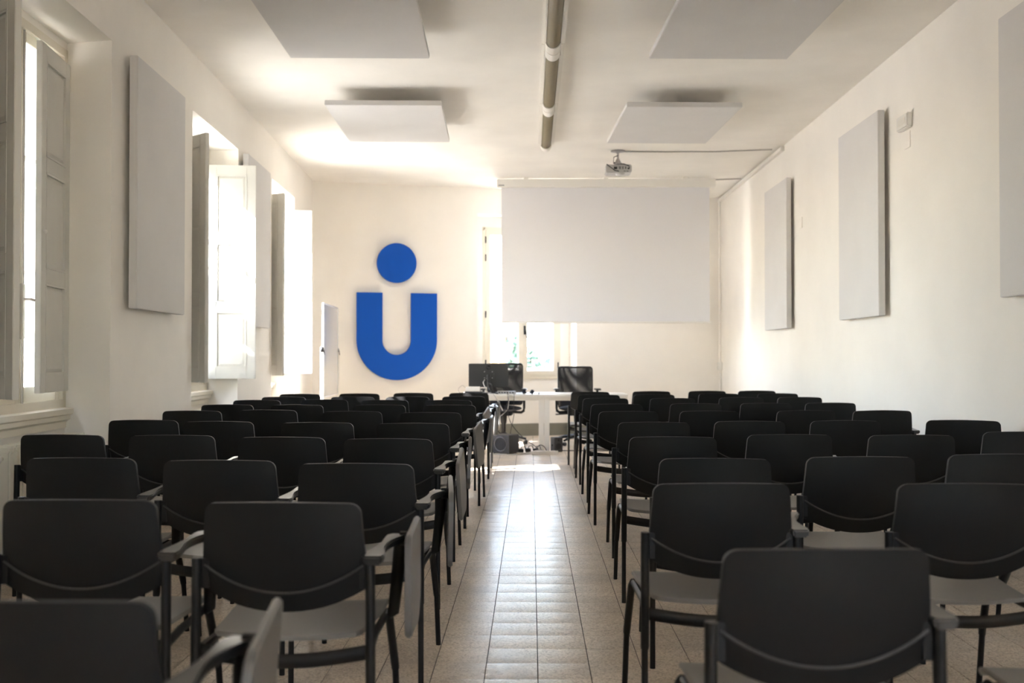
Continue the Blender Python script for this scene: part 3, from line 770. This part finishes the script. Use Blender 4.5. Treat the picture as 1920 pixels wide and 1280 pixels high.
for side, d in (('L', LEFT), ('R', RIGHT)):
    for row, lst in d.items():
        for i, (x, y) in enumerate(lst):
            o, tb = place(side, row, i, x, y)
            if tb: tabs.append((row, o))
TROT = {'A': (2, 5, 8), 'B': (0, 0, 3), 'C': (4, 1, 7), 'D': (8, -3, 1), 'E': (-8, 2, 3), 'F': (6, -4, -6), 'G': (0, 2, 2), 'H': (8, -2, -3), 'I': (0, 3, 4), 'J': (-5, 0, 0)}
for row, o in tabs:
    add_tablet(o, None, *[R(q) for q in TROT[row]])

# ------------------------------------------------------------------ speaker's desks
def desk(x0, x1, label):
    root = tag(empty('desk', ((x0 + x1) / 2, 13.32, 0), 0), label, 'desk', "speaker's desks")
    L = (x1 - x0) / 2
    B(-L, L, -.37, .37, .693, .722).build('top', M['desk'], root, bevel=.002)
    for s in (-1, 1):
        for t in (-1, 1):
            xa = s * (L - .003); xb = s * (L - .063); ya = t * .33; yb = t * .27
            B(min(xa, xb), max(xa, xb), min(ya, yb), max(ya, yb), 0, .694).build('leg', M['desk'], root, bevel=.003)
    for t in (-1, 1): B(-L + .06, L - .06, t * .30 - .012, t * .30 + .012, .64, .694).build('apron', M['desk'], root, bevel=.002)
desk(-.90, .163, 'white desk carrying the monitor, left of the gap')
desk(.168, 1.22, 'white desk with clear top, right of the gap')

root = tag(empty('monitor', (-.555, 13.30, .722)), 'black flat monitor seen from behind on the left desk', 'monitor')
bk = B(-.257, .257, -.012, .012, .08, .385).build('back_shell', M['desktop_black'], root, bevel=.006)
B(-.254, .254, .0118, .0135, .085, .38).build('screen', M['logo'], bk)
B(-.07, .07, -.032, -.011, .18, .30).build('mount_plate', M['desktop_black'], root, bevel=.006)
MB().lathe([(.030, 0), (.030, -.004)], 24, (0, -.012, .335), 'y').build('logo_disc', M['logo'], root)
MB().tube([(0, -.03, .24), (0, -.05, .1), (0, -.03, .012)], [.022, .018, .022], 12).build('stand_neck', M['desktop_black'], root, smooth=True)
B(-.12, .12, -.13, .09, 0, .012).build('stand_foot', M['desktop_black'], root, bevel=.004)
for x in (-.05, .05):
    for z in (.20, .28): MB().lathe([(.006, 0), (.006, -.003)], 8, (x, -.032, z), 'y').build('screw', M['steel'], root)
fc = bpy.data.curves.new('logo_text', 'FONT'); fc.body = 'hp'; fc.size = .045; fc.extrude = .001; fc.shear = .25; fc.align_x = 'CENTER'
fo = bpy.data.objects.new('logo_text_curve', fc); COL.objects.link(fo)
dg = bpy.context.evaluated_depsgraph_get()
me = bpy.data.meshes.new_from_object(fo.evaluated_get(dg)); bpy.data.objects.remove(fo)
lo = bpy.data.objects.new('logo_text', me); me.materials.clear(); me.materials.append(M['speaker']); COL.objects.link(lo)
lo.parent = root; lo.location = (0, -.0175, .322); lo.rotation_euler = (R(90), 0, 0)

root = tag(empty('computer_box', (-.735, 13.06, .722)), 'small white box on a black base at the left end of the desk', 'computer')
B(-.11, .12, -.09, .09, 0, .032).build('base', M['desktop_black'], root, bevel=.003)
B(-.095, .085, -.08, .08, .0325, .092).build('body', M['whiteplastic'], root, bevel=.006)
root = tag(empty('docking_box', (-.315, 13.12, .722)), 'grey desk console with small ports in front of the left office chair', 'console')
B(-.12, .12, -.06, .06, 0, .035).build('body', M['steel'], root, bevel=.004)
for k in range(6): B(-.10 + k*.034, -.08 + k*.034, -.0625, -.0595, .010, .026).build('port', M['handle'], root)
for i, (x, lb) in enumerate(((-.092, 'left one of two dark ball-shaped desk microphones'), (.012, 'right one of two dark ball-shaped desk microphones'))):
    root = tag(empty('desk_microphone', (x, 13.06, .722)), lb, 'microphone', 'ball microphones on the desk')
    MB().sphere((0, 0, .030), .026).build('head', M['navy'], root, smooth=True)
    MB().lathe([(.018, 0), (.016, .008)], 14).build('base', M['handle'], root, smooth=True)
    MB().tube([(0, 0, .02), (-.035 if i else .035, .0, .015)], .009, 8).build('stem', M['handle'], root, smooth=True)
tag(B(.08, .115, 13.03, 13.06, .722, .742).build('desk_clip', M['steel'], bevel=.004), 'tiny grey block standing near the desk gap', 'block')
# tangle behind the monitor
def cable(pts, m, label, r=.004, name='cable'):
    P = [Vector(p) for p in pts]; out = []
    for i in range(len(P) - 1):
        p0 = P[max(i-1, 0)]; p1 = P[i]; p2 = P[i+1]; p3 = P[min(i+2, len(P)-1)]
        for k in range(6):
            t = k / 6
            out.append(0.5 * ((2*p1) + (-p0 + p2)*t + (2*p0 - 5*p1 + 4*p2 - p3)*t*t + (-p0 + 3*p1 - 3*p2 + p3)*t**3))
    out.append(P[-1])
    return tag(MB().tube(out, r, 6).build(name, m, smooth=True), label, 'cable', 'cables at the desk')
cable([(-.60, 13.22, .90), (-.61, 13.05, .86), (-.57, 13.0, .78), (-.55, 13.02, .74), (-.50, 12.98, .727)], M['cablew'], 'pale cable looping down behind the monitor, nearest the white box', .006)
cable([(-.58, 13.24, .92), (-.55, 13.10, .90), (-.54, 13.06, .80), (-.50, 13.02, .75), (-.42, 13.0, .728)], M['cableb'], 'black cable bundle hanging down behind the monitor', .010)
cable([(-.56, 13.2, .86), (-.51, 13.08, .84), (-.50, 13.04, .77), (-.45, 13.02, .735)], M['cableb'], 'short black cable between monitor stand and console', .007)
cable([(-.84, 13.1, .80), (-.88, 13.06, .83), (-.93, 13.05, .78), (-.90, 13.03, .728)], M['cablew'], 'thin looped wire left of the white computer box', .003)
cable([(-.49, 12.99, .727), (-.46, 12.93, .70), (-.40, 12.91, .60), (-.36, 12.92, .52)], M['cablew'], 'short pale cable dropping over the desk front beside the chairs', .006)
cable([(-.30, 12.99, .74), (-.295, 12.94, .71), (-.29, 12.93, .62), (-.30, 12.93, .52), (-.25, 12.93, .35), (-.10, 12.88, .18), (.06, 12.82, .07), (.10, 12.80, .012)], M['cableb'], 'dark cable hanging from the desk and slanting right to the floor', .0045)
cable([(-.285, 12.99, .74), (-.28, 12.935, .71), (-.285, 12.93, .62), (-.30, 12.93, .53), (-.36, 12.93, .47), (-.40, 12.95, .44)], M['cablew'], 'pale cable hanging from the desk with a fork to the left', .004)
cable([(-.22, 12.99, .74), (-.215, 12.935, .71), (-.22, 12.93, .60), (-.22, 12.93, .45), (-.26, 12.92, .25), (-.28, 12.92, .06), (-.27, 12.9, .012)], M['cableb'], 'thin cable hanging straight down from the desk console', .0035)
cable([(-.46, 12.95, .30), (-.38, 12.95, .22), (-.25, 12.93, .16), (-.12, 12.92, .14), (-.08, 12.9, .06), (-.07, 12.88, .012)], M['cableb'], 'black cable sagging behind the subwoofer towards the sockets', .006)
cable([(-.18, 12.66, .012), (-.05, 12.62, .014), (.10, 12.72, .04), (.18, 12.86, .012)], M['cablew'], 'pale cable lying on the floor before the desk legs', .008)
cable([(-.50, 12.50, .010), (-.30, 12.44, .010), (-.12, 12.47, .010), (.02, 12.56, .012)], M['cablew'], 'pale cable on the floor in front of the subwoofer', .007)
cable([(.06, 12.84, .012), (.10, 12.83, .09), (.16, 12.81, .075), (.20, 12.76, .012)], M['cableb'], 'black cable arching up beside the desk leg', .005)
cable([(.36, 12.95, .012), (.55, 13.0, .010), (.80, 12.95, .010), (1.1, 12.98, .010)], M['cableb'], 'dark cable on the floor running right from the small speaker', .006)
for k, (x, y, lb) in enumerate(((-.13, 12.80, 'left black plug lump in the cable tangle on the floor'), (-.04, 12.86, 'middle black plug lump in the cable tangle on the floor'), (.055, 12.84, 'right black plug lump in the cable tangle on the floor'))):
    root = tag(empty('power_adapter', (x, y, 0)), lb, 'power adapter', 'adapters in the cable tangle')
    B(-.035, .035, -.03, .03, 0, .05).build('body', M['desktop_black'], root, bevel=.008)
    MB().tube([(.0, 0, .045), (.01, .0, .075), (.05, -.01, .085), (.075, -.02, .012)], .005, 6).build('lead', M['cableb'], root, smooth=True)

root = tag(empty('power_strip', (.165, 12.56, 0), R(4)), 'white multi-socket power strip on the floor before the desk', 'power strip')
B(-.165, .165, -.03, .03, 0, .045).build('body', M['whiteplastic'], root, bevel=.006)
for k in range(5): MB().lathe([(.019, .0), (.019, .0015), (.014, -.004)], 14, (-.12 + k * .055, 0, .0455)).build('socket', M['lampwhite'], root)
B(.13, .152, -.012, .012, .045, .051).build('switch', M['handle'], root, bevel=.002)

root = tag(empty('subwoofer', (-.325, 12.74, 0), R(-32)), 'dark grey cube subwoofer with a round driver on the floor', 'speaker')
B(-.125, .125, -.10, .125, .006, .232).build('cabinet', M['speaker'], root, bevel=.004)
MB().lathe([(.088, 0), (.092, -.006), (.086, -.012), (.080, -.006)], 28, (0, -.10, .12), 'y').build('ring', M['ring'], root, smooth=True)
MB().lathe([(.080, -.007), (.074, -.010), (.060, .0), (.03, .002), (.022, -.004), (.002, -.006)], 28, (0, -.10, .12), 'y').build('driver_cone', M['cone'], root, smooth=True)
for s in (-1, 1):
    for t in (-1, 1): MB().lathe([(.012, 0), (.012, .008)], 10, (s * .10, t * .09, 0)).build('foot', M['handle'], root)
root = tag(empty('desk_speaker', (.32, 12.93, 0), R(24)), 'small black box speaker on the floor by the desk legs', 'speaker')
B(-.058, .058, -.06, .06, 0, .185).build('cabinet', M['speaker'], root, bevel=.006)
MB().lathe([(.040, 0), (.036, -.004), (.02, .0), (.004, -.001)], 20, (.0, -.0605, .075), 'y').build('driver_cone', M['cone'], root, smooth=True)
MB().lathe([(.014, 0), (.012, -.003)], 14, (.0, -.0605, .150), 'y').build('tweeter', M['cone'], root, smooth=True)
MB().lathe([(.012, 0), (.011, -.012)], 12, (-.058, .0, .085), 'x').build('volume_knob', M['handle'], root, smooth=True)

# ------------------------------------------------------------------ office chairs
def rrect(x0, x1, z0, z1, r, n=5):
    pts = []
    for (cx, cz_, a0) in ((x1 - r, z1 - r, 0), (x0 + r, z1 - r, 90), (x0 + r, z0 + r, 180), (x1 - r, z0 + r, 270)):
        for k in range(n + 1):
            a = R(a0 + 90 * k / n); pts.append((cx + r * math.cos(a), cz_ + r * math.sin(a)))
    return pts
def office_chair(loc, rz, zt, label):
    """sitter faces -y (towards the audience)"""
    root = tag(empty('office_chair', loc, rz), label, 'office chair', 'office chairs behind the desks')
    zb = zt - .56
    # backrest: frame tube, strands
    pr = rrect(-.235, .235, zb, zt, .035)
    path = [(p[0], .22 + .05 * ((p[1] - zb) / (zt - zb)), p[1]) for p in pr]; path.append(path[0])
    bk = MB().tube(path, .011, 8, cap=False).build('backrest_frame', M['tube'], root, smooth=True)
    st = MB()
    for lay in (0, 1):
        n1 = 30 + 2 * lay
        for k in range(1, n1):
            x = -.230 + .46 * k / n1; yy = .014 * lay
            st.box(x - .0040, x + .0040, -.0012 + yy, .0012 + yy, zb, zt)
        n2 = 36 + 2 * lay
        for k in range(1, n2):
            z = zb + (zt - zb) * k / n2; yy = .014 * lay + .001
            st.box(-.230, .230, -.0012 + yy, .0012 + yy, z - .0038, z + .0038)
    for i, p in enumerate(st.v):
        fx = (p[0] + .235) / .47; fz = (p[2] - zb) / (zt - zb); lay = 1.0 if p[1] > .008 else 0.0
        sag = .03 * math.sin(math.pi * fx) * math.sin(math.pi * fz) * (1.0 if lay < .5 else -.25)
        wx = lay * .030 * math.sin(math.pi * fz * 1.4 + .3) * math.sin(math.pi * fx); wz = lay * .034 * math.sin(math.pi * fx * 1.3) * math.sin(math.pi * fz)
        st.v[i] = (p[0] + wx, p[1] + .215 + .05 * fz + sag, p[2] + wz)
    so = st.build('mesh_fabric', M['mesh'], root); so['kind'] = 'stuff'
    B(-.21, .21, .215, .245, zb - .01, zb + .17).build('lumbar_pad', M['navy'], root, bevel=.012)
    MB().tube([(0, .235, zb + .10), (0, .27, zb - .02), (0, .20, .44), (0, .05, .42)], .022, 8).build('back_bracket', M['tube'], root, smooth=True)
    se = MB().sphere((0, -.02, .495), .5, 24, 12, (.50, .50, .085))
    se.build('seat', M['navy'], root, smooth=True)
    B(-.12, .12, -.14, .12, .40, .455).build('tilt_box', M['tube'], root, bevel=.01)
    MB().tube([(-.10, -.06, .425), (-.30, -.09, .415)], .008, 8).build('lever', M['tube'], root, smooth=True)
    for s in (-1, 1):
        a = MB().tube([(s*.10, .02, .445), (s*.24, .02, .438), (s*.272, .02, .46), (s*.278, .02, .50), (s*.280, .02, .74)], .016, 10, sx=1.0, sy=1.2).build('armrest', M['tube'], root, smooth=True)
        B(s*.280 - .042, s*.280 + .042, -.12, .12, .74, .765).build('arm_pad', M['armpad'], a, bevel=.010)
    MB().lathe([(.045, .11), (.045, .16), (.030, .17), (.030, .28), (.040, .30), (.048, .41)], 18).build('gas_column', M['tube'], root, smooth=True)
    for k in range(5):
        a = R(72 * k + 15); d = Vector((math.cos(a), math.sin(a), 0))
        ba = MB().tube([d * .03 + Vector((0, 0, .12)), d * .18 + Vector((0, 0, .105)), d * .31 + Vector((0, 0, .075))], [.026, .021, .015], 8).build('base_arm', M['tube'], root, smooth=True)
        c = d * .305; mm = MB().lathe([(.024, -.020), (.028, -.014), (.028, .014), (.024, .020)], 14, (0, 0, 0), 'y')
        mm.xf(Matrix.Translation((c.x, c.y, .028)) @ Matrix.Rotation(a, 4, 'Z')); mm.build('caster', M['handle'], ba, smooth=True)
    return root
office_chair((-.375, 13.95, 0), R(-4), 1.098, 'black mesh-back office chair directly behind the monitor')
office_chair((.625, 13.98, 0), R(3), 1.052, 'black mesh-back office chair behind the right desk')

# ------------------------------------------------------------------ outside
struct(B(-60, 60, -40, 90, -.62, -.60).build('ground', M['ground']))
root = tag(empty('board_screen', (-.80, 19.2, -.6)), 'yellow boarded garden screen outside the back window', 'garden screen')
for k in range(7):
    B(-.62 + k * .135, -.62 + k * .135 + .128, -.012, .012, 0, 2.34).build('board', M['yellow'], root, bevel=.002)
B(-.64, .36, .012, .05, .3, .38).build('rail', M['iron'], root); B(-.64, .36, .012, .05, 2.1, 2.18).build('rail', M['iron'], root)
B(-.65, .36, -.03, .03, 2.345, 2.37).build('top_rail', M['iron'], root)
def bush(x, y, z0, rx, rz_, n, label, seed, m='leaf', size=.10):
    rr = random.Random(seed)
    root = tag(empty('garden_bush', (x, y, -.6)), label, 'bush', 'plants outside the back window')
    e = MB()
    for k in range(n):
        while True:
            p = Vector((rr.uniform(-1, 1), rr.uniform(-1, 1), rr.uniform(-1, 1)))
            if .25 < p.length < 1: break
        c = Vector((p.x * rx, p.y * rx, z0 + .6 + p.z * rz_))
        a = Vector((rr.uniform(-1, 1), rr.uniform(-1, 1), rr.uniform(-.6, 1))).normalized(); b_ = a.cross(Vector((rr.uniform(-1, 1), rr.uniform(-1, 1), .3))).normalized()
        s = size * rr.uniform(.7, 1.4)
        e.add([c - a * s, c + b_ * s * .45, c + a * s, c - b_ * s * .45], [[0, 1, 2, 3]])
    f = e.build('foliage', M[m], root); f['kind'] = 'stuff'
    t = MB()
    for k in range(4):
        q = Vector((rr.uniform(-.6, .6) * rx, rr.uniform(-.6, .6) * rx, z0 + .6 + rr.uniform(-.1, .5) * rz_))
        t.tube([(0, 0, 0), (q.x * .3, q.y * .3, q.z * .5), tuple(q)], [.06, .045, .02], 6)
    t.build('trunk', M['bark'], root, smooth=True)
bush(-.44, 27.0, 1.0, .32, .85, 500, 'loose green bush left in the back window view', 1, size=.10)
bush(-.02, 27.6, .85, .26, .62, 420, 'narrow upright bush in the middle of the back window view', 2, size=.08)
bush(.42, 28.5, .60, .42, .55, 500, 'low green bush right in the back window view', 3, size=.09)
root = tag(empty('garden_wall', (.5, 22.0, -.6)), 'low white garden wall outside the back window', 'wall')
B(-4, 4, -.1, .1, 0, 1.50).build('wall_body', M['plaster'], root)
B(-4.02, 4.02, -.13, .13, 1.50, 1.55).build('coping', M['plaster'], root, bevel=.01)
root = tag(empty('agave_plant', (.30, 25.5, -.6)), 'spiky pale agave before the bushes outside the back window', 'agave', 'plants outside the back window')
for k in range(16):
    a = 2.4 * k; l = random.uniform(.7, 1.1); el = random.uniform(.7, 1.4)
    d = Vector((math.cos(a) * math.cos(el), math.sin(a) * math.cos(el), math.sin(el)))
    MB().tube([Vector((0, 0, .7)), Vector((0, 0, .7)) + d * l * .5, Vector((0, 0, .7)) + d * l], [.05, .06, .004], 6, sy=.3).build('leaf_blade', M['agave'], root, smooth=True)
MB().lathe([(.25, 0), (.3, .7), (.2, .75)], 14).build('planter', M['outer'], root, smooth=True)

def shade_tree(c, r, n, label, seed):  # unseen foliage added to cut sun and sky at the left windows
    rr = random.Random(seed)
    root = tag(empty('added_shade_tree', (c[0], c[1], -.6)), label, 'tree', 'unseen trees added beyond the left wall for shade')
    e = MB()
    for k in range(n):
        while True:
            p = Vector((rr.uniform(-1, 1), rr.uniform(-1, 1), rr.uniform(-1, 1)))
            if p.length < 1: break
        q = Vector((p.x * r[0], p.y * r[1], c[2] + .6 + p.z * r[2]))
        a = Vector((rr.uniform(-1, 1), rr.uniform(-1, 1), rr.uniform(-1, 1))).normalized(); b_ = a.cross(Vector((rr.uniform(-1, 1), rr.uniform(-1, 1), .3))).normalized()
        s = rr.uniform(.10, .2)
        e.add([q - a * s, q + b_ * s * .5, q + a * s, q - b_ * s * .5], [[0, 1, 2, 3]])
    f = e.build('foliage', M['leaf'], root); f['kind'] = 'stuff'
    t = MB().tube([(0, 0, 0), (.1, 0, c[2] * .5), (0, .1, c[2] + .6)], [.2, .16, .08], 10)
    for k in range(6):
        a = k * 1.05; t.tube([(.05, 0, c[2] * .6), (math.cos(a) * r[0] * .4, math.sin(a) * r[1] * .4, c[2] + .3), (math.cos(a) * r[0] * .7, math.sin(a) * r[1] * .7, c[2] + .6 + .3 * r[2])], [.07, .05, .02], 6)
    t.build('trunk', M['bark'], root, smooth=True)
shade_tree((-10.2, 1.6, 8.0), (1.8, 1.9, 1.9), 1500, 'unseen leafy tree added to shade the nearest left window', 11)
shade_tree((-4.6, 6.6, 2.2), (.8, 1.5, 2.5), 4800, 'unseen dense shrub added between two windows to block sky light', 14)
shade_tree((-6.95, 7.0, 3.0), (1.5, 2.0, 2.1), 5000, 'unseen garden tree added to dapple the middle left window', 12)

# daylight portals in the window openings (sampling guides only, they emit nothing themselves)
def portal(c, nrm, sx, sy):
    l = bpy.data.lights.new('window_portal', 'AREA'); l.shape = 'RECTANGLE'; l.size = sx; l.size_y = sy; l.cycles.is_portal = True
    o = bpy.data.objects.new('window_portal', l); COL.objects.link(o); o.location = c
    o.rotation_euler = Vector(nrm).to_track_quat('-Z', 'Z').to_euler()
n_in = Vector((math.cos(LA), math.sin(LA), 0))
for (r0, r1, w0, w1) in WIN:
    portal(lw((w0 + w1) / 2, VD + .10, (ZS + ZH) / 2), n_in, w1 - w0, ZH - ZS)
portal(bw((BW0 + BW1) / 2, ND + .09, (BZ0 + BZ1) / 2), Vector((math.sin(BA), -math.cos(BA), 0)), BW1 - BW0, BZ1 - BZ0)
for (a, b_) in FILL_WIN: portal(((a + b_) / 2, REAR - .2, (RZ0 + RZ1) / 2), (0, 1, 0), b_ - a, RZ1 - RZ0)
